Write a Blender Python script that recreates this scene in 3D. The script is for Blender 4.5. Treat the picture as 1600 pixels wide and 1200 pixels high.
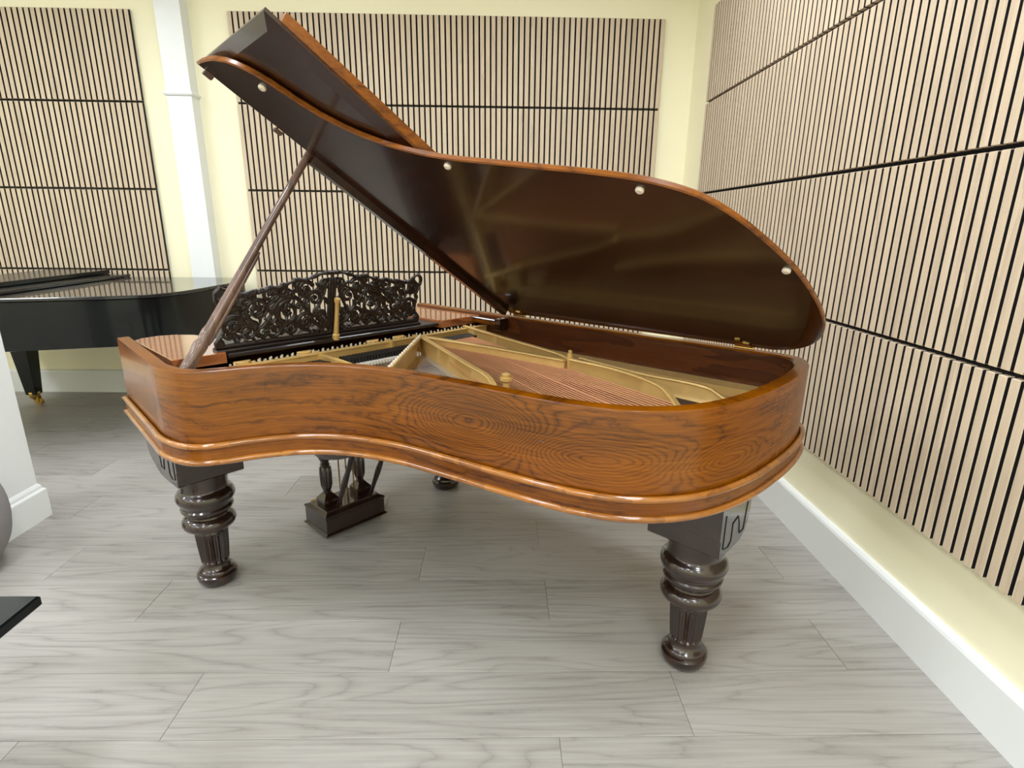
import bpy, math, random
from mathutils import Vector, Matrix
random.seed(7)
for o in list(bpy.data.objects): bpy.data.objects.remove(o)
SC = bpy.context.scene
COL = SC.collection
PI = math.pi

# ---------------------------------------------------------------- camera
cam = bpy.data.cameras.new('camera'); cam_o = bpy.data.objects.new('camera', cam); COL.objects.link(cam_o)
cam.sensor_width = 36.0; cam.lens = 873.87 / 1600 * 36; cam.clip_start = 0.02
YAW, PITCH, ROLL = 0.0216, 0.2778, -0.0111
fw = Vector((math.sin(YAW)*math.cos(PITCH), math.cos(YAW)*math.cos(PITCH), -math.sin(PITCH)))
rt = Vector((math.cos(YAW), -math.sin(YAW), 0)); dn = fw.cross(rt)
r2 = rt*math.cos(ROLL) + dn*math.sin(ROLL); d2 = dn*math.cos(ROLL) - rt*math.sin(ROLL)
M = Matrix((r2, -d2, -fw)).transposed().to_4x4(); M.translation = (1.916, -4.4819, 1.3658)
cam_o.matrix_world = M
SC.camera = cam_o

# ---------------------------------------------------------------- light and exposure
w = bpy.data.worlds.new('world'); SC.world = w; w.use_nodes = True
w.node_tree.nodes['Background'].inputs[0].default_value = (1, 1, 1, 1)
w.node_tree.nodes['Background'].inputs[1].default_value = 0.0
SC.view_settings.view_transform = 'Standard'; SC.view_settings.look = 'None'
SC.view_settings.gamma = 1.0; SC.view_settings.use_curve_mapping = False
SC.view_settings.exposure = 0.0
CEIL = 3.15
LAMP_W = 24.5
LAMPS = [(x, y) for y in (-1.75, -3.55, -5.35, -7.15) for x in (-3.6, -1.55, 0.5, 2.45)]

# ---------------------------------------------------------------- helpers
def tag(o, label=None, cat=None, group=None, kind=None):
    if label: o['label'] = label
    if cat: o['category'] = cat
    if group: o['group'] = group
    if kind: o['kind'] = kind
    return o
def empty(name, loc=(0, 0, 0), rz=0.0, parent=None):
    o = bpy.data.objects.new(name, None); COL.objects.link(o); o.location = loc; o.rotation_euler = (0, 0, rz)
    o.empty_display_size = 0.1; o.parent = parent
    return o
def me(name, V, F, smooth=False, uvs=None):
    m = bpy.data.meshes.new(name); m.from_pydata(V, [], F)
    if uvs:
        ul = m.uv_layers.new(name='UVMap')
        for p in m.polygons:
            for li, vi in zip(p.loop_indices, p.vertices): ul.data[li].uv = uvs[vi]
    if smooth == True:
        for p in m.polygons: p.use_smooth = True
    elif smooth:
        for p in m.polygons: p.use_smooth = True
        m.set_sharp_from_angle(angle=math.radians(smooth))
    m.update(); return m
def obj(name, m, mat=None, parent=None, loc=(0, 0, 0), rot=(0, 0, 0)):
    o = bpy.data.objects.new(name, m); COL.objects.link(o); o.location = loc; o.rotation_euler = rot; o.parent = parent
    if mat and not m.materials: m.materials.append(mat)
    return o
class MB:
    def __init__(s): s.V = []; s.F = []
    def add(s, V, F):
        n = len(s.V); s.V += [tuple(v) for v in V]; s.F += [tuple(i+n for i in f) for f in F]; return s
    def box(s, lo, hi, bev=0.0):
        (x0, y0, z0), (x1, y1, z1) = lo, hi
        if bev <= 0:
            V = [(x0,y0,z0),(x1,y0,z0),(x1,y1,z0),(x0,y1,z0),(x0,y0,z1),(x1,y0,z1),(x1,y1,z1),(x0,y1,z1)]
            return s.add(V, [(0,3,2,1),(4,5,6,7),(0,1,5,4),(1,2,6,5),(2,3,7,6),(3,0,4,7)])
        b = bev
        L = []
        for z, i in ((z0, b), (z0+b, 0), (z1-b, 0), (z1, b)):
            L.append([(x0+i+(b if not i else 0)*0, y0+i, z), (x1-i, y0+i, z), (x1-i, y1-i, z), (x0+i, y1-i, z)])
        return s.loft(L, True, True, True)
    def loft(s, rings, closed=True, cap0=False, cap1=False):
        n = len(rings[0]); V = [v for r in rings for v in r]; F = []
        for k in range(len(rings)-1):
            for i in range(n if closed else n-1):
                j = (i+1) % n
                F.append((k*n+i, k*n+j, (k+1)*n+j, (k+1)*n+i))
        if cap0: F.append(tuple(range(n-1, -1, -1)))
        if cap1: F.append(tuple((len(rings)-1)*n+i for i in range(n)))
        return s.add(V, F)
    def prism(s, poly, z0, z1, bev=0.0):
        if bev: 
            ins = offset(poly, -bev, True)
            return s.loft([[(x,y,z0) for x,y in poly], [(x,y,z1-bev) for x,y in poly], [(x,y,z1) for x,y in ins]], True, True, True)
        return s.loft([[(x,y,z0) for x,y in poly], [(x,y,z1) for x,y in poly]], True, True, True)
    def lathe(s, prof, c=(0,0), n=32, flute=None, cap=True):
        rings = []
        for z, r in prof:
            ring = []
            for i in range(n):
                a = 2*PI*i/n; rr = r
                if flute and flute[0] <= z <= flute[1]:
                    rr = r*(1-flute[3]*(0.5-0.5*math.cos(a*flute[2]))**0.6)
                ring.append((c[0]+rr*math.cos(a), c[1]+rr*math.sin(a), z))
            rings.append(ring)
        return s.loft(rings, True, cap, cap)
    def tube(s, pts, r, n=8, cap=True, rad=None):
        pts = [Vector(p) for p in pts]; rings = []; up = None
        for i, p in enumerate(pts):
            t = (pts[min(i+1, len(pts)-1)] - pts[max(i-1, 0)]).normalized()
            if up is None:
                up = Vector((0,0,1)) if abs(t.z) < .9 else Vector((1,0,0))
            sx = t.cross(up).normalized(); uy = sx.cross(t).normalized(); up = uy
            R = rad[i] if rad else r
            rings.append([tuple(p + sx*R*math.cos(2*PI*k/n) + uy*R*math.sin(2*PI*k/n)) for k in range(n)])
        return s.loft(rings, True, cap, cap)
    def build(s, name, mat, parent=None, smooth=False, **k):
        return obj(name, me(name, s.V, s.F, smooth), mat, parent, **k)
def offset(poly, d, closed=False):
    """offset polyline to its right-hand side for d>0 (outwards for a counter-clockwise outline)"""
    n = len(poly); out = []
    for i in range(n):
        p = poly[i]; a = poly[i-1] if (closed or i) else None; b = poly[(i+1) % n] if (closed or i < n-1) else None
        ns = []
        for q, r in ((a, p), (p, b)):
            if q is None or r is None: continue
            dx, dy = r[0]-q[0], r[1]-q[1]; L = math.hypot(dx, dy) or 1e-9
            ns.append((dy/L, -dx/L))
        nx = sum(v[0] for v in ns)/len(ns); ny = sum(v[1] for v in ns)/len(ns); L2 = nx*nx+ny*ny
        k = d/max(L2, .35)
        out.append((p[0]+nx*k, p[1]+ny*k))
    return out
def spline(P, step=0.02):
    out = []
    n = len(P)
    for i in range(n-1):
        p0 = Vector(P[max(i-1,0)]); p1 = Vector(P[i]); p2 = Vector(P[i+1]); p3 = Vector(P[min(i+2,n-1)])
        d01 = max((p1-p0).length, 1e-4)**.5; d12 = max((p2-p1).length,1e-4)**.5; d23 = max((p3-p2).length,1e-4)**.5
        m1 = (p2-p1) if i == 0 else ((p1-p0)/d01-(p2-p0)/(d01+d12)+(p2-p1)/d12)*d12
        m2 = (p2-p1) if i == n-2 else ((p2-p1)/d12-(p3-p1)/(d12+d23)+(p3-p2)/d23)*d12
        k = max(1, int((p2-p1).length/step))
        for j in range(k):
            t = j/k; t2 = t*t; t3 = t2*t
            out.append(tuple((2*t3-3*t2+1)*p1+(t3-2*t2+t)*m1+(-2*t3+3*t2)*p2+(t3-t2)*m2))
    out.append(tuple(P[-1])); return out

# ---------------------------------------------------------------- materials
class NT:
    def __init__(s, name):
        s.m = bpy.data.materials.new(name); s.m.use_nodes = True; s.t = s.m.node_tree
        s.b = s.t.nodes['Principled BSDF']
    def n(s, typ, **kw):
        nd = s.t.nodes.new(typ)
        for k, v in kw.items():
            if k.startswith('i_'):
                key = k[2:]; key = int(key) if key.isdigit() else key.replace('_', ' ')
                if hasattr(v, 'is_output') or isinstance(v, bpy.types.NodeSocket): s.t.links.new(v, nd.inputs[key])
                else: nd.inputs[key].default_value = v
            else: setattr(nd, k, v)
        return nd
    def math(s, op, a, b=None, c=None):
        nd = s.t.nodes.new('ShaderNodeMath'); nd.operation = op
        for i, v in enumerate((a, b, c)):
            if v is None: continue
            if isinstance(v, bpy.types.NodeSocket): s.t.links.new(v, nd.inputs[i])
            else: nd.inputs[i].default_value = v
        return nd.outputs[0]
    def ramp(s, fac, stops, interp='LINEAR'):
        nd = s.t.nodes.new('ShaderNodeValToRGB'); nd.color_ramp.interpolation = interp
        e = nd.color_ramp.elements
        while len(e) < len(stops): e.new(0.5)
        for k, (p, c) in enumerate(stops): e[k].position = p; e[k].color = (*c, 1)
        s.t.links.new(fac, nd.inputs[0]); return nd.outputs[0]
    def mix(s, fac, a, b, blend='MIX'):
        nd = s.t.nodes.new('ShaderNodeMix'); nd.data_type = 'RGBA'; nd.blend_type = blend
        for i, v in ((0, fac), (6, a), (7, b)):
            if isinstance(v, bpy.types.NodeSocket): s.t.links.new(v, nd.inputs[i])
            else: nd.inputs[i].default_value = v if i == 0 else (*v, 1)
        return nd.outputs[2]
    def set(s, **kw):
        for k, v in kw.items():
            key = k.replace('_', ' ')
            if isinstance(v, bpy.types.NodeSocket): s.t.links.new(v, s.b.inputs[key])
            elif key == 'Base Color' and len(v) == 3: s.b.inputs[key].default_value = (*v, 1)
            else: s.b.inputs[key].default_value = v
        return s
    def bump(s, hgt, strength=.2, dist=.002):
        nd = s.n('ShaderNodeBump'); nd.inputs['Strength'].default_value = strength; nd.inputs['Distance'].default_value = dist
        s.t.links.new(hgt, nd.inputs['Height']); s.t.links.new(nd.outputs[0], s.b.inputs['Normal'])
def srgb(r, g, b):
    f = lambda c: (c/255/12.92) if c/255 <= .04045 else ((c/255+.055)/1.055)**2.4
    return (f(r), f(g), f(b))
def plain(name, c, rough=.5, metal=0.0, coat=0.0, noise=0.0, scale=6.0, bump=0.0, **kw):
    t = NT(name)
    if noise or bump:
        tc = t.n('ShaderNodeTexCoord'); nz = t.n('ShaderNodeTexNoise', i_Vector=tc.outputs['Object'], i_Scale=scale, i_Detail=5.0)
        if noise:
            lo = tuple(x*(1-noise) for x in c); hi = tuple(min(1, x*(1+noise)) for x in c)
            t.set(Base_Color=t.ramp(nz.outputs[0], [(.3, lo), (.7, hi)]))
        else: t.set(Base_Color=c)
        if bump: t.bump(nz.outputs[0], bump)
    else: t.set(Base_Color=c)
    t.set(Roughness=rough, Metallic=metal, Coat_Weight=coat, Coat_Roughness=.04, **kw)
    return t.m
def wood(name, stops, coord='Object', stretch=(1, 1, 1), freq=9.0, low=1.3, rough=.3, coat=.6, fine=(2, 2, 60), finew=.35, eyes=(), coat_rough=.05, offset_random=False, amp=1.0, sharp=1.0, wob=0.0, mott=.5, lines=False, spec=.5):
    """figured wood: contour lines of a smooth height map (cathedral grain) plus fine pores"""
    t = NT(name); tc = t.n('ShaderNodeTexCoord'); v = tc.outputs[coord]
    if offset_random:
        oi = t.n('ShaderNodeObjectInfo')
        off = t.n('ShaderNodeVectorMath', operation='SCALE'); off.inputs[0].default_value = (37.1, 23.7, 11.3)
        t.t.links.new(oi.outputs['Random'], off.inputs['Scale'])
        ad = t.n('ShaderNodeVectorMath', operation='ADD'); t.t.links.new(v, ad.inputs[0]); t.t.links.new(off.outputs[0], ad.inputs[1]); v2 = ad.outputs[0]
    else: v2 = v
    mp = t.n('ShaderNodeMapping', i_Vector=v2, i_Scale=stretch)
    nz = t.n('ShaderNodeTexNoise', i_Vector=mp.outputs[0], i_Scale=low, i_Detail=3.0, i_Roughness=.45, i_Distortion=.3)
    f = t.math('MULTIPLY', nz.outputs[0], amp)
    if eyes:
        sx = t.n('ShaderNodeSeparateXYZ', i_Vector=v)
        for (u0, v0, su, sv, A) in eyes:
            du = t.math('DIVIDE', t.math('SUBTRACT', sx.outputs[0], u0), su); dv = t.math('DIVIDE', t.math('SUBTRACT', sx.outputs[1], v0), sv)
            r2_ = t.math('ADD', t.math('MULTIPLY', du, du), t.math('MULTIPLY', dv, dv))
            g = t.math('MULTIPLY', t.math('EXPONENT', t.math('MULTIPLY', r2_, -1.0)), A)
            f = t.math('ADD', f, g)
    if wob:
        mw = t.n('ShaderNodeMapping', i_Vector=v2, i_Scale=(22, 40, 22)); wn = t.n('ShaderNodeTexNoise', i_Vector=mw.outputs[0], i_Scale=1.0, i_Detail=3.0)
        f = t.math('ADD', f, t.math('MULTIPLY', wn.outputs[0], wob))
    s_ = t.math('FRACT', t.math('MULTIPLY', f, freq))
    if lines: s_ = t.math('ABSOLUTE', t.math('SINE', t.math('MULTIPLY', f, freq*PI)))
    saw = t.math('POWER', s_, sharp)
    mp2 = t.n('ShaderNodeMapping', i_Vector=v2, i_Scale=fine)
    fn = t.n('ShaderNodeTexNoise', i_Vector=mp2.outputs[0], i_Scale=1.0, i_Detail=6.0, i_Roughness=.65)
    mm = t.math('ADD', t.math('MULTIPLY', saw, 1-finew), t.math('MULTIPLY', fn.outputs[0], finew))
    big = t.n('ShaderNodeTexNoise', i_Vector=mp.outputs[0], i_Scale=low*.6, i_Detail=2.0)
    mm = t.math('ADD', mm, t.math('MULTIPLY', t.math('SUBTRACT', big.outputs[0], .5), mott))
    t.set(Base_Color=t.ramp(mm, stops), Roughness=rough, Coat_Weight=coat, Coat_Roughness=coat_rough, Specular_IOR_Level=spec)
    t.bump(fn.outputs[0], .04, .001)
    return t.m

M_WALL = plain('cream_paint', srgb(247, 241, 208), .55, noise=.02, scale=1.5, bump=.02)
M_CEIL = plain('ceiling_paint', srgb(245, 244, 236), .7)
M_WHITE = plain('white_gloss_trim', srgb(232, 235, 235), .35, noise=.01, scale=3)
M_FELT = plain('black_felt', (.006, .005, .006), .95, noise=.3, scale=300)
M_SLAT = wood('oak_slat', [(.15, srgb(180, 162, 139)), (.5, srgb(203, 184, 158)), (.9, srgb(217, 199, 173))], stretch=(9, 9, .8), freq=3.0, low=2.0, rough=.5, coat=0, fine=(160, 160, 3), finew=.7, offset_random=True)
M_PLANK = wood('grey_vinyl_plank', [(.14, srgb(112, 107, 101)), (.40, srgb(144, 140, 134)), (.66, srgb(164, 160, 154)), (1, srgb(177, 173, 168))], stretch=(.5, 4.6, 1), freq=15.0, low=1.15, rough=.42, coat=0.0, fine=(2.4, 95, 1), finew=.70, offset_random=True, sharp=.35, wob=.02, mott=.5, lines=True)
M_GROUT = plain('plank_joint_dark', srgb(120, 113, 106), .8)
ROSE = [(.15, srgb(32, 12, 0)), (.38, srgb(80, 39, 1)), (.62, srgb(120, 65, 2)), (.95, srgb(148, 86, 4))]
M_CASE = wood('figured_rosewood', ROSE, 'UV', (.7, 6.5, 1), 17.0, 1.1, .24, .15, (7, 140, 1), .75,
              eyes=[(1.63, .84, .20, .075, .95), (1.98, .805, .24, .06, -.6), (2.34, .80, .15, .045, .35)], sharp=.45, wob=.06, mott=1.0, amp=.55, lines=True, spec=.38)
M_CASE2 = wood('rosewood_plain', ROSE, 'Object', (2.2, 2.2, 6), 7.0, 1.2, .26, .2, (6, 40, 90), .75, sharp=.45, lines=True, spec=.4)
M_SHELF = wood('rosewood_shelf', [(.1, srgb(104, 56, 28)), (.5, srgb(146, 86, 48)), (.95, srgb(166, 104, 62))], 'Object', (5, 1.2, 3), 4.0, 1.2, .22, .8, (60, 4, 30), .55)
M_INNER = wood('inner_rim_mahogany', [(.1, srgb(40, 17, 6)), (.5, srgb(76, 37, 14)), (.95, srgb(98, 52, 22))], 'UV', (1.2, 7, 1), 4.0, 1.3, .3, .5, (4, 90, 1), .6)
M_BEAD = wood('moulding_amber', [(.1, srgb(112, 62, 10)), (.6, srgb(154, 94, 22)), (.95, srgb(178, 116, 36))], 'Object', (3, 3, 3), 2.0, 2.0, .2, 1.0, (20, 20, 20), .7)
M_DARK = wood('dark_walnut_turned', [(.1, srgb(20, 9, 5)), (.55, srgb(40, 21, 12)), (.95, srgb(60, 35, 20))], 'Object', (10, 10, 1.5), 2.5, 2.0, .24, .7, (50, 50, 6), .6)
M_DESK = plain('ebonised_desk', srgb(26, 15, 12), .42, coat=.15)
M_LIDU = wood('lid_underside', [(.1, srgb(30, 13, 7)), (.6, srgb(42, 19, 10)), (.95, srgb(52, 25, 13))], 'Object', (1, 5, 5), 2.0, .8, .22, .6, (4, 40, 40), .6, coat_rough=.09)
M_STICK = wood('prop_wood', [(.1, srgb(70, 50, 42)), (.6, srgb(104, 78, 66)), (.95, srgb(126, 98, 84))], 'Object', (8, 8, 1), 2.0, 2.0, .3, .6, (40, 40, 4), .6)
M_GOLD = plain('gilded_iron', srgb(206, 170, 104), .4, .25, noise=.06, scale=20, bump=.02)
M_BRASS = plain('polished_brass', srgb(205, 170, 95), .22, 1.0)
M_STEEL = plain('steel_wire', srgb(205, 202, 198), .28, 1.0)
M_NICKEL = plain('nickel_pins', srgb(226, 216, 190), .3, .3)
M_COPPER = plain('copper_wire', srgb(222, 158, 120), .34, .6)
M_SPRUCE = wood('spruce_board', [(.1, srgb(150, 112, 70)), (.6, srgb(184, 148, 100)), (.95, srgb(200, 166, 120))], 'Object', (1.5, 12, 1), 3, 1.5, .35, .3, (4, 80, 1), .6)
M_FELTB = plain('black_damper', (.01, .01, .012), .4)
M_FELTW = plain('white_felt', srgb(225, 220, 210), .9)
M_RUB = plain('bumper_ivory', srgb(226, 214, 196), .4)
M_BLACK = plain('black_polish', (.003, .0045, .005), .22, coat=.1, Specular_IOR_Level=.32)
M_BLACKT = plain('black_satin_lid', (.01, .011, .013), .22, coat=.6)
M_GREY = plain('grey_fabric', srgb(140, 136, 138), .9, noise=.1, scale=200, bump=.3)
M_IVORY = plain('ivory_key', srgb(236, 230, 214), .3)

def emis(name, c, s):
    t = NT(name); t.set(Base_Color=(1, 1, 1), Emission_Color=(*c, 1), Emission_Strength=s, Roughness=.5); return t.m
M_LED = emis('led_diffuser', (.88, .93, 1.0), 5.0)

# ---------------------------------------------------------------- room shell
X0, X1, Y0, Y1 = -5.2, 3.305, -7.8, 0.03
def struct(name, mb, mat, parent=None, **k):
    o = mb.build(name, mat, parent, **k); o['kind'] = 'structure'; return o
fl = struct('floor', MB().box((X0-.1, Y0-.1, -.1), (X1+.1, Y1+.1, -.004)), M_GROUT)
PWD, PLN, G = .2385, 1.472, .0011
PHASE = {-1: .626, -2: 1.567, -3: .99, -4: 2.085 - PLN}   # end joints of the rows that show clearly
row0 = -2.545
_pm = {}
def plank_mesh(L, Wd_):
    key = (round(L, 3), round(Wd_, 3))
    if key not in _pm:
        mb = MB(); g = .0012
        lo = [(0,0,-.004),(L,0,-.004),(L,Wd_,-.004),(0,Wd_,-.004)]
        mid = [(0,0,-.0008),(L,0,-.0008),(L,Wd_,-.0008),(0,Wd_,-.0008)]
        hi = [(g,g,0),(L-g,g,0),(L-g,Wd_-g,0),(g,Wd_-g,0)]
        mb.loft([lo, mid, hi], True, False, True); m = me('plank', mb.V, mb.F); m.materials.append(M_PLANK); _pm[key] = m
    return _pm[key]
k = int((Y0-row0)/PWD)-1
while row0 + k*PWD < Y1:
    ya = max(row0+k*PWD, Y0); yb = min(row0+(k+1)*PWD, Y1)
    if yb-ya > .01:
        ph = PHASE.get(k, random.Random(k+91).random()*PLN)
        n0 = math.floor((X0-ph)/PLN)
        x = ph+n0*PLN
        while x < X1:
            xa, xb = max(x, X0), min(x+PLN, X1)
            if xb-xa > .02:
                obj('plank', plank_mesh(xb-xa-G, yb-ya-G), None, fl, loc=(xa, ya, 0))
            x += PLN
    k += 1
struct('ceiling', MB().box((X0-.1, Y0-.1, CEIL), (X1+.1, Y1+.1, CEIL+.1)), M_CEIL)
struct('wall_back', MB().box((X0-.1, Y1, -.1), (X1+.1, Y1+.1, CEIL)), M_WALL)
struct('wall_right', MB().box((X1, Y0-.1, -.1), (X1+.1, Y1, CEIL)), M_WALL)
struct('wall_left', MB().box((X0-.1, Y0-.1, -.1), (X0, Y1, CEIL)), M_WALL)
struct('wall_front', MB().box((X0, Y0-.1, -.1), (X1, Y0, CEIL)), M_WALL)
def skirt(name, prof, p0, p1, nrm):
    """extrude a (depth, z) profile between two points on the wall; nrm points into the room"""
    r = [[(p[0]+nrm[0]*d, p[1]+nrm[1]*d, z) for d, z in prof] for p in (p0, p1)]
    return struct(name, MB().loft(r, True, True, True), M_WHITE)
BP = [(0, 0), (.028, 0), (.028, .168), (.024, .178), (.015, .185), (0, .185)]
skirt('baseboard_back', BP, (X0, Y1), (X1, Y1), (0, -1))
skirt('baseboard_right', BP, (X1, Y0), (X1, Y1), (-1, 0))
skirt('baseboard_left', BP, (X0, Y0), (X0, Y1), (1, 0))
skirt('baseboard_front', BP, (X0, Y0), (X1, Y0), (0, 1))

# ---------------------------------------------------------------- slatted acoustic panels
SW, SP, ST = .0287, .04, .021
def slat_mesh(hgt):
    b = .0015; rings = []
    for z, i in ((0, b), (b, 0), (hgt-b, 0), (hgt, b)):
        rings.append([(i, 0, z), (i, -ST+b+i, z), (b+i, -ST+i, z), (SW-b-i, -ST+i, z), (SW-i, -ST+b+i, z), (SW-i, 0, z)])
    mb = MB().loft(rings, True, True, True); m = me('slat', mb.V, mb.F); m.materials.append(M_SLAT); m.materials.append(M_FELT)
    for p in m.polygons:
        if abs(p.normal.x) > .9 or p.normal.y > .9: p.material_index = 1
    return m
def slat_panel(origin, rz, count, z0, z1, label, group, back=.007):
    e = empty('slat_panel', (origin[0], origin[1], z0), rz); tag(e, label, 'wall panel', group)
    H = z1-z0
    MB().box((.001, .0, .001), (count*SP-.0123, back, H-.001)).build('felt_backing', M_FELT, e)
    m = slat_mesh(H-.015)
    for i in range(count): obj('slat', m, None, e, loc=(i*SP, 0, .0075))
    return e
RB = [(2.189, 2.778, 'top'), (1.592, 2.189, 'second'), (.998, 1.592, 'third'), (.413, .998, 'lowest')]
for z0, z1, nm in RB:
    slat_panel((0, .021, 0), 0, 77, z0, z1, nm + (' row' if nm != 'lowest' else ' row') + ' of oak slat panelling on the back wall behind the open brown lid', 'slat panels on the back wall')
for z0, z1, nm in RB:
    slat_panel((-.676-39*SP+.0105, .021, 0), 0, 39, z0, z1, nm + ' row of oak slat panelling on the wall above the black piano', 'slat panels left of the white pilaster')
RR = [(2.149, 2.722, 'top'), (1.580, 2.149, 'second'), (.9985, 1.580, 'third'), (.4245, .9985, 'lowest')]
for z0, z1, nm in RR:
    slat_panel((3.283, -.445, 0), -PI/2, 84, z0, z1, nm + ' row of oak slat panelling along the right-hand wall', 'slat panels on the right wall', back=.0195)

# ---------------------------------------------------------------- pilaster on the back wall and the free pillar
e = empty('pilaster', (-.368, -.02, 0)); tag(e, 'slim white pilaster between the two slat panels on the back wall', 'column')
MB().box((-.0875, -.055, 0), (.0875, .05, CEIL), .003).build('shaft', M_WHITE, e)
for nm, z, pr in (('neck_moulding', 2.215, [(0, .0), (.010, .004), (.016, .014), (.016, .022), (.006, .026), (.006, .034), (0, .038)]),
                  ('capital', 2.88, [(0, 0), (.02, .01), (.03, .05), (.05, .07), (.05, .16), (0, .165)])):
    rings = [[(-.0875-d, .05, z+h_), (-.0875-d, -.055-d, z+h_), (.0875+d, -.055-d, z+h_), (.0875+d, .05, z+h_)] for d, h_ in pr]
    MB().loft(rings, True, True, True).build(nm, M_WHITE, e)
MB().box((-.105, -.075, 0), (.105, .05, .19), .004).build('plinth', M_WHITE, e)

e = empty('square_pillar', (-.365, -2.145, 0)); tag(e, 'white square pillar with a stepped plinth at the left edge', 'column')
MB().box((-.105, -.105, 0), (.105, .105, CEIL), .003).build('shaft', M_WHITE, e)
pr = [(.0205, 0), (.0205, .135), (.018, .14), (.011, .144), (.009, .158), (.002, .17), (0, .172)]
MB().loft([[(-.105-d, -.105-d, z), (.105+d, -.105-d, z), (.105+d, .105+d, z), (-.105-d, .105+d, z)] for d, z in pr], True, True, True).build('plinth', M_WHITE, e)

# ---------------------------------------------------------------- ceiling lights
for i, (x, y) in enumerate(LAMPS):
    e = empty('ceiling_light', (x, y, CEIL)); tag(e, 'square flush LED panel light set in the ceiling', 'ceiling light', 'flush ceiling lights')
    mb = MB()
    for a0, b0_, a1, b1_ in ((-.31, -.31, .31, -.285), (-.31, .285, .31, .31), (-.31, -.285, -.285, .285), (.285, -.285, .31, .285)):
        mb.box((a0, b0_, -.014), (a1, b1_, -.001))
    mb.build('frame', M_WHITE, e)
    MB().box((-.285, -.285, -.008), (.285, .285, -.002)).build('diffuser', M_LED, e)
    ld = bpy.data.lights.new('panel_lamp', 'AREA'); ld.shape = 'SQUARE'; ld.size = .56; ld.energy = LAMP_W; ld.color = (.86, .91, 1.0)
    lo = bpy.data.objects.new('panel_lamp', ld); COL.objects.link(lo); lo.parent = e; lo.location = (0, 0, -.02)

# ================================================================ brown grand piano (local x = axis to the tail, y = treble to bass)
PIANO = empty('grand_piano', (.47896, -2.4266, 0), math.radians(-44.0))
tag(PIANO, 'brown rosewood grand piano with raised lid and carved music desk', 'piano')
HT = .945
outer_tb = [(-.005, .020), (.15, .009), (.31, -.002), (.45, -.012), (.562, -.019), (.625, -.012), (.690, .010), (.728, .045), (.752, .095), (.776, .162), (.836, .27), (.924, .357),
            (1.006, .408), (1.131, .458), (1.317, .499), (1.482, .530), (1.611, .556), (1.725, .590), (1.807, .631), (1.886, .702), (1.945, .80), (1.985, .948), (2.001, 1.15), (1.996, 1.33),
            (1.972, 1.46), (1.925, 1.535), (1.850, 1.556), (1.72, 1.551)]
spine = [(1.72, 1.551), (1.2, 1.522), (.6, 1.489), (-.005, 1.456)]
OUT = spline(outer_tb, .022)[:-1] + spline(spine, .05)
TH = .042
INN = offset(OUT, -TH)
INN[0] = (OUT[0][0], OUT[0][1]+TH); INN[-1] = (OUT[-1][0], OUT[-1][1]-TH)
arc = [0.0]
for i in range(1, len(OUT)): arc.append(arc[-1]+math.dist(OUT[i], OUT[i-1]))
def rim_strip(name, cols, mat, parent, smooth=40):
    """cols: list of (polyline, z); strip skin between consecutive columns, UV = (arc, z)"""
    V = []; UV = []; F = []; n = len(OUT)
    for poly, z in cols:
        for i, (x, y) in enumerate(poly): V.append((x, y, z)); UV.append((arc[i], z))
    for k in range(len(cols)-1):
        for i in range(n-1): F.append((k*n+i, k*n+i+1, (k+1)*n+i+1, (k+1)*n+i))
    m = len(cols)
    return V, UV, F
def rim_obj(name, cols, mat, parent, closed_sec=True, smooth=35):
    V, UV, F = rim_strip(name, cols, mat, parent)
    n = len(OUT); m = len(cols)
    if closed_sec:
        for i in range(n-1): F.append(((m-1)*n+i, (m-1)*n+i+1, i+1, i))
        F.append(tuple(k*n for k in range(m))); F.append(tuple(k*n+n-1 for k in range(m-1, -1, -1)))
    me_ = me(name, V, F, smooth, UV); return obj(name, me_, mat, parent)
o1 = offset(OUT, -.004); i1 = offset(INN, .004)
CASE = rim_obj('case', [(OUT, .66), (OUT, HT-.004), (offset(OUT, -.0015), HT-.0012), (o1, HT), (i1, HT), (INN, HT-.004), (INN, .66)], M_CASE, PIANO)
# veneer of the inside face is a part of its own (darker, ribbon-striped)
il = offset(INN, -.0015)
rim_obj('inner_lining', [(INN, HT-.006), (il, HT-.007), (il, .70), (INN, .70)], M_INNER, PIANO)
def bead(name, z, r, off, zs=1.0):
    secs = []
    for k in range(10):
        a = PI*2*k/10
        secs.append((offset(OUT, off + r*math.cos(a)), z + r*zs*math.sin(a)))
    return rim_obj(name, secs, M_BEAD, PIANO, smooth=True)
bead('upper_moulding', .717, .0095, .011)
bead('lower_moulding', .665, .0095, .013)
rim_obj('band', [(offset(OUT, .011), .668), (offset(OUT, .011), .712), (offset(OUT, .002), .712), (offset(OUT, .002), .668)], M_CASE, PIANO)
# bottom boards
bot = offset(OUT, -.004)
MB().prism(bot, .652, .668).build('bottom_board', M_DARK, PIANO)
# turned boss under the bent side
mb = MB(); mb.lathe([(.628, .05), (.632, .075), (.645, .085), (.655, .085)], (.86, .40), 28)
mb.build('under_boss', M_DARK, PIANO, 40)

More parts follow.
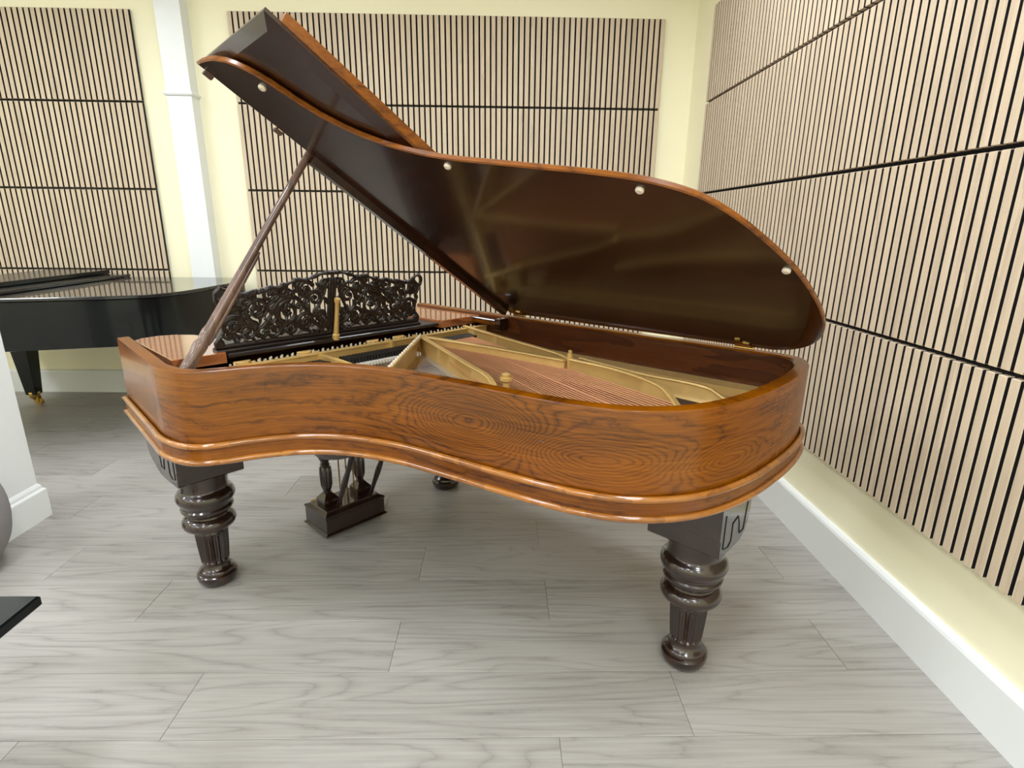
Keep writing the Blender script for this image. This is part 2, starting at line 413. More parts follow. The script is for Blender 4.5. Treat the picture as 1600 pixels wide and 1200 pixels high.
# keyboard end: key bed, key slip, closed fallboard, cheek shelves
MB().box((-.01, .05, .66), (.45, 1.43, .70)).build('key_bed', M_DARK, PIANO)
MB().box((-.012, .055, .70), (.012, 1.42, .755), .003).build('key_slip', M_CASE2, PIANO)
mb = MB(); prf = [(.03, .755), (.06, .79), (.10, .82), (.16, .90), (.16, .88), (.11, .805), (.07, .775), (.03, .745)]
mb.loft([[(a, b, z) for a, z in prf] for b in (.20, 1.26)], True, True, True).build('fallboard', M_CASE2, PIANO, 30)
for b_0, b_1 in ((.062, .20), (1.26, 1.415)):
    MB().box((.015, b_0, .70), (.20, b_1, .86), .006).build('key_block', M_CASE2, PIANO)
ZS = .9335
tre = [(.47, .060), (.475, .225), (.36, .262), (.24, .292), (.14, .290), (.06, .262), (.01, .215), (-.012, .155), (.0, .095), (.03, .066)]
MB().prism(tre, .898, ZS, .002).build('treble_shelf', M_SHELF, PIANO)
bas = [(.47, 1.19), (.47, 1.428), (.03, 1.412), (.0, 1.38), (-.008, 1.31), (.02, 1.245), (.09, 1.20), (.22, 1.175), (.36, 1.175)]
MB().prism(bas, .898, ZS, .002).build('bass_shelf', M_SHELF, PIANO)
MB().box((.12, .235, .909), (.462, 1.175, .925), .004).build('desk_sled', M_DESK, PIANO)
MB().box((.30, .062, .70), (.40, 1.44, .83)).build('stretcher_board', M_DARK, PIANO)

# ---------------------------------------------------------------- carved music desk
DESK = empty('music_desk', (.43, 0, .925), 0, PIANO); DESK.rotation_euler = (0, math.radians(12), 0)
def carve_desk():
    import numpy as np
    Wh, Hh = .47, .275; h = .0024
    xs = np.arange(-Wh, Wh+h, h); ys = np.arange(-.006, Hh, h)
    X, Y = np.meshgrid(xs, ys, indexing='ij')
    S = np.full(X.shape, 9.0)
    def stroke(pts, ws):
        nonlocal S
        for i in range(len(pts)-1):
            a = np.array(pts[i]); b = np.array(pts[i+1]); wa, wb = ws[i], ws[i+1]
            r = max(wa, wb)+.012
            i0 = max(int((min(a[0], b[0])-r+Wh)/h), 0); i1_ = min(int((max(a[0], b[0])+r+Wh)/h)+2, len(xs))
            j0 = max(int((min(a[1], b[1])-r+.006)/h), 0); j1 = min(int((max(a[1], b[1])+r+.006)/h)+2, len(ys))
            if i1_ <= i0 or j1 <= j0: continue
            x = X[i0:i1_, j0:j1]; y = Y[i0:i1_, j0:j1]
            e_ = b-a; t = np.clip(((x-a[0])*e_[0]+(y-a[1])*e_[1])/max(e_@e_, 1e-9), 0, 1)
            d = np.hypot(x-a[0]-t*e_[0], y-a[1]-t*e_[1]) - (wa+(wb-wa)*t)
            S[i0:i1_, j0:j1] = np.minimum(S[i0:i1_, j0:j1], d)
    def both(pts, ws):
        stroke(pts, ws); stroke([(-x, y) for x, y in pts], ws)
    def volute(cx, cy, r, a0, turns, sgn, w0=.0085, w1=.0045, ball=.0085, k=26):
        pts = []; ws = []
        for i in range(k+1):
            t = i/k; rr = r*(1-t)**.8+.004; a = a0+sgn*turns*2*PI*t
            pts.append((cx+rr*math.cos(a), cy+rr*math.sin(a))); ws.append(w0+(w1-w0)*t)
        both(pts, ws); both([pts[-1], (pts[-1][0]+1e-4, pts[-1][1])], [ball, ball])
    def leaf(x, y, ang, L, wd):
        pts = []; ws = []
        for i in range(7):
            t = i/6; a = ang+.9*(t-.3); pts.append((x+L*t*math.cos(a), y+L*t*math.sin(a))); ws.append(.001+wd*math.sin(PI*min(1, .12+t*.88))**.8)
        both(pts, ws)
    # crest outline
    top = [(0, .246), (.045, .243), (.085, .232), (.12, .222), (.15, .226), (.18, .215), (.215, .204), (.25, .203), (.285, .192), (.32, .188), (.35, .180), (.385, .186), (.41, .205), (.432, .212), (.447, .198), (.447, .172), (.436, .148), (.425, .125), (.432, .1), (.424, .075), (.428, .05), (.444, .03), (.45, .014)]
    tp = spline(top, .008)
    both(tp, [.0065+.002*math.sin(i*.9) for i in range(len(tp))])
    for i in range(3, len(tp)-1, 5):
        both([tp[i], (tp[i][0]+1e-4, tp[i][1]+.004)], [.008, .006])
    both([(0, .004), (.45, .004)], [.009, .009])
    both([(.44, .016), (.446, .018)], [.017, .014])
    # centre lyre
    both([(.012, .02), (.012, .22)], [.006, .006]); both([(0, .01), (0, .24)], [.007, .007])
    both(spline([(.010, .21), (.028, .195), (.034, .17), (.052, .13), (.066, .10), (.06, .065), (.03, .05), (.012, .045)], .008), [.006]*60)
    volute(.044, .085, .022, .6, 1.3, -1, .006, .004, .007)
    volute(.034, .205, .017, -1.2, 1.1, 1, .005, .004, .006)
    # main running stem with large volutes
    stem = spline([(.015, .03), (.07, .05), (.11, .11), (.165, .165), (.225, .15), (.255, .095), (.30, .055), (.35, .085), (.375, .135), (.405, .165)], .01)
    both(stem, [.0085-.003*i/len(stem) for i in range(len(stem))])
    for a in ((.115, .185, .030, 2.6, 1.4, -1), (.185, .105, .043, 1.6, 1.6, -1), (.30, .125, .045, -1.4, 1.7, 1), (.115, .06, .032, 2.2, 1.4, -1), (.395, .075, .032, 2.9, 1.5, -1), (.245, .045, .030, 2.0, 1.3, 1),
              (.40, .165, .028, -2.2, 1.4, 1), (.255, .178, .026, 3.0, 1.3, -1), (.335, .045, .027, .3, 1.3, 1), (.345, .165, .022, 1.0, 1.2, 1), (.175, .04, .025, .5, 1.3, 1), (.075, .15, .026, .2, 1.3, 1), (.215, .195, .016, 2.0, 1.1, 1)):
        volute(*a)
    rr = random.Random(11)
    for i in range(105):
        x = rr.uniform(.02, .43); y = rr.uniform(.02, .20)
        leaf(x, y, rr.uniform(0, 2*PI), rr.uniform(.025, .045), rr.uniform(.0045, .0075))
    for i in range(22):
        x = rr.uniform(.03, .43); y = rr.uniform(.02, .19); volute(x, y, rr.uniform(.010, .017), rr.uniform(0, 6), 1.0, rr.choice((-1, 1)), .005, .0035, .0055, 14)
    # keep inside the crest line
    tx = np.array([0]+[q[0] for q in tp if q[0] <= .447][:]); 
    crest = np.interp(np.abs(xs), [q[0] for q in top[:14]], [q[1] for q in top[:14]], right=.0)
    for i, x in enumerate(xs):
        c = crest[i] if abs(x) <= .43 else (.215 if abs(x) <= .455 else .03 if abs(x) <= .466 else 0)
        S[i, :] = np.maximum(S[i, :], (ys-(c+.013)))
    # marching squares solid with rounded relief
    V = []; F = []; idx = {}
    T = .009
    def relief(sd): return T*min(1.0, math.sqrt(max(0.0, -sd)/.006))
    def vert(key, x, y, sd):
        if key not in idx:
            r = relief(sd); idx[key] = len(V); V.append((r*.75+.002, x*.955, y)); V.append((-r*.75-.002, x*.955, y))
        return idx[key]
    nx, ny = X.shape
    edges = {}
    for i in range(nx-1):
        for j in range(ny-1):
            c = ((i, j), (i+1, j), (i+1, j+1), (i, j+1)); s4 = [S[q] for q in c]
            if min(s4) >= 0: continue
            poly = []
            for k in range(4):
                a, b = c[k], c[(k+1) % 4]; sa, sb = s4[k], s4[(k+1) % 4]
                if sa < 0: poly.append((vert(('v',)+a, xs[a[0]], ys[a[1]], sa), False))
                if (sa < 0) != (sb < 0):
                    t = sa/(sa-sb); key = ('e',)+tuple(sorted((a, b)))
                    poly.append((vert(key, xs[a[0]]+(xs[b[0]]-xs[a[0]])*t, ys[a[1]]+(ys[b[1]]-ys[a[1]])*t, 0.0), True))
            ids = [q[0] for q in poly]
            if len(ids) < 3: continue
            F.append(tuple(ids)); F.append(tuple(q+1 for q in reversed(ids)))
            for k in range(len(poly)):
                if poly[k][1] and poly[(k+1) % len(poly)][1]:
                    a, b = poly[k][0], poly[(k+1) % len(poly)][0]
                    F.append((b, a, a+1, b+1))
    return V, F
V, F = carve_desk()
dk = obj('carved_panel', me('carved_panel', V, F, 50), M_DESK, DESK, loc=(0, .642, .018))
MB().box((-.02, .205, 0), (.018, 1.08, .016), .003).build('desk_ledge', M_DESK, DESK)
mb = MB(); mb.lathe([(0, .014), (.02, .014), (.024, .010), (.12, .0075), (.15, .009), (.155, .012), (.168, .012), (.172, .006)], (.028, .650), 14)
mb.build('desk_prop', M_GOLD, DESK, 40)

# ---------------------------------------------------------------- soundboard, iron plate, strings
fi = offset(INN, -.002)
MB().prism(fi, .775, .785).build('soundboard', M_SPRUCE, PIANO)
PLATE = empty('iron_plate', (0, 0, 0), 0, PIANO)
n = len(OUT)
fa = [p for p in offset(INN, -.002)]; fb = [p for p in offset(INN, -.055)]
keep = [i for i in range(n) if fb[i][0] > .50]
i0_, i1_ = keep[0], keep[-1]
ra = fa[i0_:i1_+1]; rb = fb[i0_:i1_+1]
mb = MB(); mb.loft([[(*ra[i], .785), (*ra[i], .822), (*rb[i], .815), (*rb[i], .785)] for i in range(len(ra))], True, True, True)
mb.build('plate_flange', M_GOLD, PLATE, 40)
MB().box((.402, .075, .79), (.52, 1.42, .852)).build('pin_block_web', M_GOLD, PLATE)
MB().box((.52, .075, .79), (.64, 1.42, .822)).build('agraffe_web', M_GOLD, PLATE)
# front web: a vertical wall of the plate behind the tuning pins
mb = MB()
mb.box((.515, .08, .82), (.525, 1.425, .886)); mb.box((.507, .08, .886), (.53, 1.425, .892), .001)
mb.build('front_web', M_GOLD, PLATE)
for b in (.30, .535, .86, 1.0, 1.31):
    MB().box((.50, b-.006, .82), (.545, b+.006, .897), .002).build('web_post', M_GOLD, PLATE)
for b in (.27, .50, .80, .93):
    mb = MB().prism([(.485, b-.03), (.51, b-.012), (.51, b+.012), (.485, b+.03)], .874, .900, .002); mb.build('plate_lug', M_GOLD, PLATE)
def strut(pts, th=.012, base=.815, cap=.02, name='strut', lip=True):
    """vertical web following (a, b, ztop) points with a wider rounded cap"""
    mb = MB(); rings = []
    P = [Vector(p) for p in spline(pts, .03)]
    for i, p in enumerate(P):
        t = (P[min(i+1, len(P)-1)]-P[max(i-1, 0)]); t.z = 0; t.normalize(); nn = Vector((-t.y, t.x, 0))
        w_ = th/2; c_ = cap/2; z = p.z
        sec = [(-w_*2.2, base), (-w_, base+.012), (-w_, z-.009), (-c_, z-.005), (-c_*.7, z), (c_*.7, z), (c_, z-.005), (w_, z-.009), (w_, base+.012), (w_*2.2, base)]
        rings.append([(p.x+nn.x*d, p.y+nn.y*d, min(zz, z) if zz < z else zz) for d, zz in sec])
    mb.loft(rings, True, True, True); return mb.build(name, M_GOLD, PLATE, 45)
strut([(.55, 1.0, .9), (.74, .785, .9), (.93, .567, .9)])
strut([(.55, 1.0, .9), (.82, .897, .9), (1.087, .794, .9), (1.22, .752, .893), (1.29, .715, .87), (1.33, .685, .835)])
strut([(.55, 1.0, .9), (.9, 1.056, .9), (1.26, 1.10, .898)], cap=.028)
strut([(1.27, 1.12, .9), (1.464, 1.111, .9), (1.64, 1.055, .9), (1.70, 1.03, .892), (1.77, .985, .862), (1.84, .93, .83)])
strut([(.49, 1.309, .9), (.883, 1.224, .9), (1.201, 1.155, .9), (1.27, 1.12, .9)])
strut([(1.21, 1.265, .872), (1.5, 1.228, .87), (1.76, 1.222, .868), (1.80, 1.23, .845), (1.88, 1.26, .835)], cap=.022)
strut([(.52, .535, .892), (.69, .548, .886), (.855, .560, .872)], cap=.014)
strut([(.50, .34, .888), (.60, .325, .87)], cap=.01)
mb = MB(); mb.lathe([(.82, .016), (.90, .016), (.903, .011), (.912, .011), (.916, .007), (.924, .008), (.928, .004)], (1.262, 1.128), 12); mb.build('bolt_post', M_GOLD, PLATE, 40)
mb = MB(); mb.lathe([(.82, .012), (.885, .011), (.892, .02), (.902, .02), (.904, .013), (.912, .015), (.917, .008)], (1.292, .757), 12); mb.build('nose_bolt', M_GOLD, PLATE, 40)
mb = MB()
for i in range(17):
    t = (i+.5)/17; c = (.55+.38*t, 1.0-.433*t, .90); mb.lathe([(c[2]-.003, .006), (c[2]+.004, .006), (c[2]+.007, .003)], c[:2], 7)
tag(mb.build('strut_screws', M_RUB, PLATE), kind='stuff')
mb = MB(); mb.lathe([(.786, .062), (.812, .062), (.812, .042), (.79, .042)], (1.83, 1.11), 24, cap=False); mb.build('plate_hole_collar', M_BEAD, PLATE, 40)

# tuning pins
mb = MB(); rr = random.Random(3)
for rowi in range(2):
    for i in range(56):
        b = .23+i*.0205+rowi*.01
        if b > 1.37: continue
        a = .485+rowi*.014
        mb.tube([(a, b, .85), (a-.001, b, .893+.005*((i+rowi) % 2))], .0038, 5)
tag(mb.build('tuning_pins', M_NICKEL, PIANO), kind='stuff')
# hinge of b on the inner bent side for a given a
def bent_b(a):
    best = 9
    for i in range(n-1):
        p, q = fa[i], fa[i+1]
        if p[1] > 1.2 or q[1] > 1.2: continue
        if (p[0]-a)*(q[0]-a) <= 0 and p[0] != q[0]:
            best = min(best, p[1]+(q[1]-p[1])*(a-p[0])/(q[0]-p[0]))
    return best
def bent_a(b):
    best = 0
    for i in range(n-1):
        p, q = fa[i], fa[i+1]
        if p[1] > 1.2 or q[1] > 1.2: continue
        if (p[1]-b)*(q[1]-b) <= 0 and p[1] != q[1]: best = max(best, p[0]+(q[0]-p[0])*(b-p[1])/(q[1]-p[1]))
    return best
mb = MB()
def s2line(a): return 1.0-(a-.55)*.383
nT = 120
for i in range(nT):
    b_start = .12+(.985-.12)*i/nT
    b_end = b_start-.10*(b_start-.1)
    ae = bent_a(b_end)-.045 if b_end < .55 else 1.62
    # stop at strut two
    slope = (b_end-b_start)/max(ae-.6, .05)
    A = .6; B_ = b_start
    aend = A
    while aend < ae and (B_+slope*(aend-A)) < s2line(aend)-.012: aend += .01
    if aend-A < .03: continue
    jz = (i % 3)*.0008
    mb.tube([(A, B_, .836+jz), (aend, B_+slope*(aend-A), .832+jz)], .0009, 3)
tag(mb.build('treble_strings', M_STEEL, PIANO), kind='stuff')
hitch = spline([(1.27, .70), (1.38, .755), (1.5, .785), (1.62, .83), (1.73, .90), (1.82, .985)], .01)
mb = MB(); mp = MB()
nB = 32
for i in range(nB):
    t = (i+.5)/nB; b_s = .985+.27*t; hp = hitch[min(int(t*(len(hitch)-1)), len(hitch)-1)]
    mb.tube([(.60, b_s, .868), (hp[0]-.02, hp[1]+.008, .862)], .0024 if i > 14 else .0019, 5)
    mp.tube([(hp[0], hp[1], .80), (hp[0]+.002, hp[1]-.001, .873)], .004, 5)
tag(mb.build('bass_strings', M_COPPER, PIANO), kind='stuff')
tag(mp.build('hitch_pins', M_STEEL, PIANO), kind='stuff')
mb = MB(); hh = [(p[0]+.0, p[1]-.012) for p in hitch]
for p, q in zip(hh[:-1], hh[1:]): pass
mb.loft([[(p[0]-.02, p[1]+.012, .80), (p[0]-.02, p[1]+.012, .845), (p[0]+.03, p[1]-.03, .845), (p[0]+.03, p[1]-.03, .80)] for p in hh], True, True, True)
mb.build('hitch_plate', M_GOLD, PLATE, 40)
# dampers: a felt rail with damper heads
mb = MB(); mw = MB()
for lo, hi, a in ((.45, .545, .58), (.60, .93, .59), (1.10, 1.31, .575)):
    k = int((hi-lo)/.0135)
    for i in range(k):
        b = lo+(hi-lo)*(i+.5)/k
        mb.box((a-.035, b-.0048, .852), (a+.035, b+.0048, .872), .0015)
        mw.box((a-.03, b-.0035, .838), (a+.055, b+.0035, .852))
tag(mb.build('damper_heads', M_FELTB, PIANO), kind='stuff')
tag(mw.build('damper_felts', M_FELTW, PIANO), kind='stuff')

# ---------------------------------------------------------------- lid: hinged on the spine, opened 33.5 degrees
SK, AL = math.radians(2.5), math.radians(33.5)
HP = Vector((.64, 1.465, .958))
E1 = Vector((math.cos(SK), math.sin(SK), 0)); E2h = Vector((math.sin(SK), -math.cos(SK), 0))
E2 = E2h*math.cos(AL)+Vector((0, 0, math.sin(AL))); EN = E1.cross(E2)
if EN.z < 0: EN = -EN
def lp(s, d, t=0.0): return tuple(HP+E1*s+E2*d+EN*t)
LID_T = .018
curve = [(-.114, 1.509), (-.066, 1.512), (-.002, 1.507), (.043, 1.491), (.090, 1.452), (.124, 1.399), (.150, 1.335), (.187, 1.264), (.249, 1.191), (.329, 1.131), (.421, 1.084), (.522, 1.050), (.685, 1.014), (.816, .985), (.936, .959), (1.06, .924), (1.129, .892), (1.193, .847), (1.251, .770), (1.303, .666), (1.339, .575), (1.364, .479), (1.382, .358), (1.385, .259), (1.371, .169), (1.331, .085), (1.27, .028), (1.20, 0.0)]
LC = [(-.116, 1.5085)] + spline([(-.088, 1.511)]+curve[1:], .025) + [(.9, 0.0), (.6, 0.0), (.3, 0), (-.02, 0.0)]
def lid_in(P, d):   # inset
    a = sum(P[i][0]*P[(i+1) % len(P)][1]-P[(i+1) % len(P)][0]*P[i][1] for i in range(len(P)))
    return offset(P, -d if a > 0 else d, True)
def front_bevel(P, amt):
    out = []
    for k_, (s_, d_) in enumerate(P): out.append((s_, d_))
    out[-1] = (out[-1][0]+amt, out[-1][1]); out[0] = (out[0][0]+amt, out[0][1]); return out
rings = [[lp(s, d, t) for s, d in front_bevel(lid_in(LC, i), fb_)] for t, i, fb_ in ((0, .004, .026), (.003, 0, .022), (LID_T-.004, 0, 0), (LID_T, .004, 0))]
mb = MB(); mb.loft(rings, True, True, True)
lm = me('lid', mb.V, mb.F, 30); lm.materials.append(M_CASE2); lm.materials.append(M_LIDU)
nL = len(LC)
for p in lm.polygons:
    if len(p.vertices) == nL: 
        if min(p.vertices) == 0: p.material_index = 1
        p.use_smooth = False
LID = obj('lid', lm, None, PIANO)
# folded-back front flap lying on the lid, with bevelled border and front lip
f0 = lambda d: -.02-.062*d
f1 = lambda d: .488-.109*d
t0 = LID_T+.004
fl_out = [(f0(1.495), 1.495), (f1(1.542), 1.542), (f1(.02), .02), (f0(.02), .02)]
inn = [(f0(1.465)+.03, 1.465), (f1(1.51)-.034, 1.506), (f1(.05)-.034, .05), (f0(.05)+.03, .05)]
mb = MB()
mb.loft([[lp(s, d, t0+.004+.022) for s, d in fl_out], [lp(s, d, t0+.016) for s, d in fl_out], [lp(s, d, t0) for s, d in inn]], True, True, True)
fm = me('front_flap', mb.V, mb.F); fm.materials.append(M_LIDU); FLAP = obj('front_flap', fm, None, LID)
mb = MB(); lipv = []
for d in (1.50, .03):
    s = f1(d)
    lipv.append([lp(s-.022, d, t0+.020), lp(s, d, t0+.018), lp(s+.0, d, t0+.055), lp(s-.022, d, t0+.055)])
mb.loft(lipv, True, True, True); mb.build('flap_lip', M_CASE2, FLAP)
def disc_on_lid(name, s, d, r, hgt, mat, parent):
    rings = [[lp(s+rr*math.cos(2*PI*k/16), d+rr*math.sin(2*PI*k/16), -z) for k in range(16)] for z, rr in ((0, r), (hgt*.6, r), (hgt, r*.7))]
    return MB().loft(rings, True, False, True).build(name, mat, parent, 40)
for s, d in ((.081, 1.393), (.499, 1.025), (1.047, .891), (1.326, .549)): disc_on_lid('bumper', s, d, .011, .008, M_RUB, LID)
for s, d in ((-.088, 1.475), (-.082, 1.245)):
    mb = MB(); mb.loft([[lp(s-.008, d-.013, -z), lp(s+.008, d-.013, -z), lp(s+.008, d+.013, -z), lp(s-.008, d+.013, -z)] for z in (0, .010)], True, True, True); mb.build('lid_catch', M_STICK, LID)
for s in (.03, .99, 1.07):
    mb = MB(); mb.loft([[lp(s, .0, -z), lp(s+.065, .0, -z), lp(s+.055, .03, -z), lp(s+.035, .036, -z), lp(s+.03, .06, -z), lp(s+.012, .06, -z)] for z in (-.001, .004)], True, True, True)
    if s == .99: continue
    hb = mb.build('hinge', M_BRASS, LID)
    mb = MB(); mb.tube([lp(s-.002, -.004, -.004), lp(s+.067, -.004, -.004)], .005, 8); mb.build('hinge_pin', M_BRASS, LID, 40)

mb = MB(); mb.loft([[lp(f0(d_)+.003, d_, 0), lp(f0(d_)+.003, d_, -.024), lp(f0(d_)+.03, d_, -.026), lp(f0(d_)+.034, d_, 0)] for d_ in (.03, 1.12)], True, True, True)
mb.build('fold_batten', M_LIDU, LID)
# prop stick
PT = Vector(lp(-.085, 1.128, -.004)); PB = Vector((.60, .045, .905))
ax = (PT-PB); Lp = ax.length
prof = [(0, .016), (.01, .020), (.05, .021), (.08, .019), (.10, .022), (.115, .022), (.125, .0165), (.14, .0185), (.16, .0185), (.175, .015), (.5, .0135), (.95, .0115), (Lp-.03, .0105), (Lp-.012, .009), (Lp, .006)]
pts = [PB+ax*(t/Lp) for t, r in prof]
STK = MB().tube(pts, .01, 14, True, [r for t, r in prof]).build('prop_stick', M_STICK, PIANO, 40)
sd = ax.cross(Vector((0, 0, 1))).normalized(); fwd_ = sd.cross(ax).normalized()
if fwd_.x < 0: fwd_ = -fwd_
q0 = PB+ax*(.12/Lp)-fwd_*.02; q1 = PB+ax*(.46/Lp)-fwd_*.017
MB().tube([q0, q0+ax*(.02/Lp), q1-ax*(.02/Lp), q1], .006, 10, True, [.004, .008, .007, .003]).build('half_stick', M_STICK, STK, 40)
# bass side latch rail
mb = MB(); mb.box((.44, 1.385, .905), (.66, 1.425, .925), .003); mb.build('latch_rail', M_CASE2, PIANO)
mb = MB(); mb.box((.63, 1.375, .885), (.665, 1.43, .94), .004); mb.build('latch_block', M_DARK, PIANO)
mb = MB().tube([(.46, 1.38, .93), (.63, 1.382, .93)], .006, 8); mb.build('latch_rod', M_DARK, PIANO, 40)

# ---------------------------------------------------------------- legs
LEGP = [(0, .052), (.006, .064), (.02, .071), (.034, .0735), (.042, .0725), (.046, .068), (.048, .064), (.056, .0635), (.061, .060), (.064, .055), (.072, .050), (.082, .0455), (.088, .046), (.094, .049),
        (.10, .0505), (.12, .052), (.15, .0545), (.19, .057), (.215, .0585), (.224, .0585), (.232, .056), (.238, .060), (.244, .080), (.252, .090), (.264, .0945), (.277, .092), (.288, .084), (.294, .072), (.300, .070), (.306, .074),
        (.311, .083), (.322, .091), (.330, .0915), (.336, .087), (.340, .088), (.346, .0905), (.352, .093), (.360, .099), (.372, .1025), (.386, .0995), (.396, .092), (.402, .084), (.408, .082), (.425, .0815), (.44, .083), (.46, .085), (.50, .085), (.52, .080)]
def make_leg(x, y, turn=0):
    e = empty('leg', (x, y, 0), 0, PIANO)
    col = [q for q in LEGP]
    MB().lathe([q for q in col if q[0] <= .0885], (0, 0), 32).build('foot', M_DARK, e, 40)
    fine = []
    seg = [q for q in col if .088 <= q[0] <= .238]
    MB().lathe(seg, (0, 0), 128, (.0945, .222, 16, .17)).build('fluted_shaft', M_DARK, e, 40)
    MB().lathe([q for q in col if q[0] >= .238], (0, 0), 40).build('turned_rings', M_DARK, e, 40)
    # bracket: straight side, small flat bottom, ogee curve; extruded across
    if turn == 0: prof = spline([(-.02, .461), (-.09, .464), (-.15, .486), (-.195, .510), (-.214, .545), (-.220, .59), (-.222, .640)], .012)
    else: prof = spline([(-.03, .470), (-.055, .476), (-.080, .496), (-.095, .525), (-.102, .57), (-.104, .640)], .012)
    pf_ = prof[-1][0]
    sec = [(.104, .640), (.104, .474), (.098, .468)]+prof
    def R_(p_, q_, z): return (p_, q_, z) if turn == 0 else (q_, -p_, z)
    MB().loft([[R_(p_, q_, z) for p_, z in sec] for q_ in (-.112, .112)], True, True, True).build('bracket_block', M_DARK, e)
    tp_ = MB()
    lo_, hi_ = R_(pf_-.004, -.116, .640), R_(.110, .116, .6535)
    tp_.box([min(a, b) for a, b in zip(lo_, hi_)], [max(a, b) for a, b in zip(lo_, hi_)]); tp_.build('top_plate', M_DARK, e)
    lo_, hi_ = R_(.104, -.112, .525), R_(.111, .112, .640)
    MB().box([min(a, b) for a, b in zip(lo_, hi_)], [max(a, b) for a, b in zip(lo_, hi_)], .002).build('face_panel', M_DARK, e)
    mb = MB()
    for sgn in (-1, 1):
        L_ = [(.085, .60), (.085, .495), (.05, .487), (.03, .50), (.03, .555), (-.005, .565), (-.02, .54), (-.03, .50), (-.06, .50), (-.068, .56), (-.075, .60)]
        mb.tube([R_(p_, sgn*.1125, z) for p_, z in L_], .0018, 5)
    mb.build('incised_scroll', M_DESK, e)
    return e
make_leg(.308, .145, 0); make_leg(.327, 1.31, 0); make_leg(1.848, 1.024, 1)

# ---------------------------------------------------------------- pedal lyre
LY = empty('pedal_lyre', (.283, .732, .0), 0, PIANO)
bx_ = [(.022, .098, .155), (.030, .104, .160), (.036, .094, .150), (.105, .094, .150), (.110, .097, .153), (.118, .097, .153), (.126, .075, .135), (.132, .072, .132)]
MB().loft([[(-a, -b, z), (a, -b, z), (a, b, z), (-a, b, z)] for z, a, b in bx_], True, True, True).build('pedal_box', M_DARK, LY)
for s in (-1, 1):
    yb = s*.085
    mb = MB()
    mb.loft([[(-a, yb-a, z), (a, yb-a, z), (a, yb+a, z), (-a, yb+a, z)] for z, a in ((.13, .034), (.150, .036), (.162, .036), (.188, .016))], True, True, True)
    mb.build('post_base', M_DARK, LY)
    MB().lathe([(.184, .016), (.192, .020), (.198, .016), (.207, .020), (.225, .0255), (.28, .027), (.312, .0255), (.318, .019), (.326, .022), (.336, .017), (.348, .022), (.366, .030), (.40, .032)], (0, yb), 48, (.209, .314, 12, .15)).build('post', M_DARK, LY, 40)
    MB().box((-.036, yb-.036, .40), (.036, yb+.036, .653), .003).build('post_head', M_DARK, LY)
    p0 = Vector((.06, yb+.03*s*0+.01, .12)); p1 = Vector((.34, yb+.01, .653)); d_ = p1-p0
    pr = [(0, .009), (.15, .010), (.3, .014), (.42, .011), (.45, .015), (.48, .011), (.6, .014), (.8, .009), (1, .008)]
    MB().tube([p0+d_*t for t, r in pr], .01, 10, True, [r for t, r in pr]).build('brace', M_DARK, LY, 40)
for y in (-.03, .005, .04):
    MB().tube([(.02, y, .125), (.02, y, .653)], .0035, 6).build('pedal_rod', M_BRASS, LY)
for y in (-.045, .045):
    mb = MB(); mb.box((-.22, y-.016, .05), (-.08, y+.016, .06), .003); mb.build('pedal', M_BRASS, LY)
MB().box((-.05, -.15, .640), (.05, .15, .6535)).build('lyre_plate', M_DARK, LY)

# ================================================================ black grand piano behind on the left
BPN = empty('black_piano', (-2.15, -.80, 0)); tag(BPN, 'glossy black grand piano with closed lid against the back wall', 'piano')
ox, oy = 2.15, .80
bo = [(-2.10, -1.50), (-1.7, -1.50), (-1.35, -1.495), (-1.05, -1.455), (-.81, -1.385), (-.52, -1.30), (-.29, -1.225), (-.15, -1.15), (-.07, -1.02), (-.035, -.86), (-.01, -.62), (.02, -.40), (.01, -.24), (-.06, -.14), (-.16, -.105), (-.4, -.10)]
BO = [(x+ox, y+oy) for x, y in spline(bo, .04)] + [(x+ox, -.10+oy) for x in (-.8, -1.2, -1.6, -2.10)]
bi = offset(BO, -.012, True)
MB().loft([[(*p, .652) for p in bi], [(*p, .655) for p in BO], [(*p, .925) for p in BO], [(*p, .927) for p in bi]], True, True, True).build('case', M_BLACK, BPN, 35)
LO = offset(BO, .015, True); LO2 = offset(BO, .011, True)
BL = MB().loft([[(*p, .930) for p in LO2], [(*p, .934) for p in LO], [(*p, .946) for p in LO], [(*p, .950) for p in LO2]], True, True, True).build('lid', M_BLACKT, BPN, 35)
MB().box((-1.50+ox, -1.515+oy, .952), (-.915+ox, -.09+oy, .972), .003).build('front_flap', M_BLACKT, BPN)
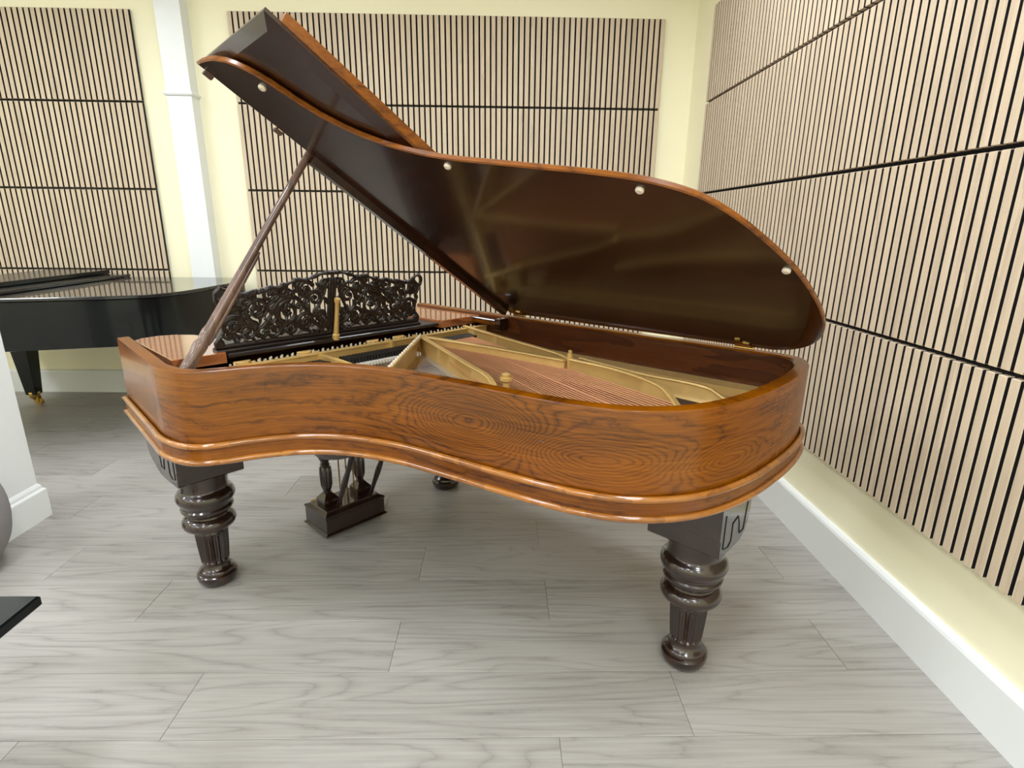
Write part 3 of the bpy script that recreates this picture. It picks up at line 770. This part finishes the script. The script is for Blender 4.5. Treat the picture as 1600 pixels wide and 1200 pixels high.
MB().box((-1.50+ox, -1.50+oy, .974), (-1.06+ox, -.10+oy, 1.003), .003).build('folded_desk_panel', M_BLACK, BPN)
for x, y in ((-1.64, -.33), (-1.64, -1.33), (-.28, -.62)):
    e = empty('leg', (x+ox, y+oy, 0), 0, BPN)
    MB().loft([[(-a, -a, z), (a, -a, z), (a, a, z), (-a, a, z)] for z, a in ((.085, .035), (.50, .062), (.56, .066), (.562, .075), (.655, .075))], True, True, True).build('leg_post', M_BLACK, e)
    MB().lathe([(.05, .016), (.055, .03), (.075, .036), (.10, .039), (.105, .036)], (0, 0), 18).build('brass_ferrule', M_BRASS, e, 40)
    mb = MB(); 
    rg = [[(.028+.026*math.cos(2*PI*k/16), yy, .026+.026*math.sin(2*PI*k/16)) for k in range(16)] for yy in (-.012, .012)]
    mb.loft(rg, True, True, True).build('caster_wheel', M_BRASS, e, 40)
    mb = MB(); mb.box((.0, -.018, .02), (.034, -.0125, .065)); mb.box((.0, .0125, .02), (.034, .018, .065)); mb.box((-.012, -.018, .045), (.02, .018, .06)); mb.build('caster_fork', M_BRASS, e)

# ---------------------------------------------------------------- black side table corner and grey pouf at the left edge
e = empty('side_table', (.45, -3.50, 0)); tag(e, 'black table with a glossy top whose corner shows at the lower left', 'table')
MB().box((-.366, -.188, .472), (.366, .188, .50), .004).build('table_top', M_BLACK, e)
MB().lathe([(.03, .05), (.06, .03), (.40, .026), (.44, .05), (.472, .07)], (-.06, 0), 24).build('pedestal', M_BLACK, e, 40)
MB().lathe([(0, .14), (.012, .142), (.02, .135), (.03, .05)], (-.06, 0), 32).build('base', M_BLACK, e, 40)
e = empty('pouf', (-.286, -2.51, 0)); tag(e, 'grey fabric pouf just showing in front of the white pillar', 'pouf')
pc, pr_ = .225, .215
MB().lathe([(max(.014, pc-pr_*math.cos(PI*k_/18)), max(.02, .02+.215*math.sin(PI*k_/18)**.5)) for k_ in range(1, 19)], (0, 0), 40).build('cushion', M_GREY, e, 50)
MB().lathe([(0, .12), (.014, .125)], (0, 0), 32).build('base_ring', M_FELT, e, 40)
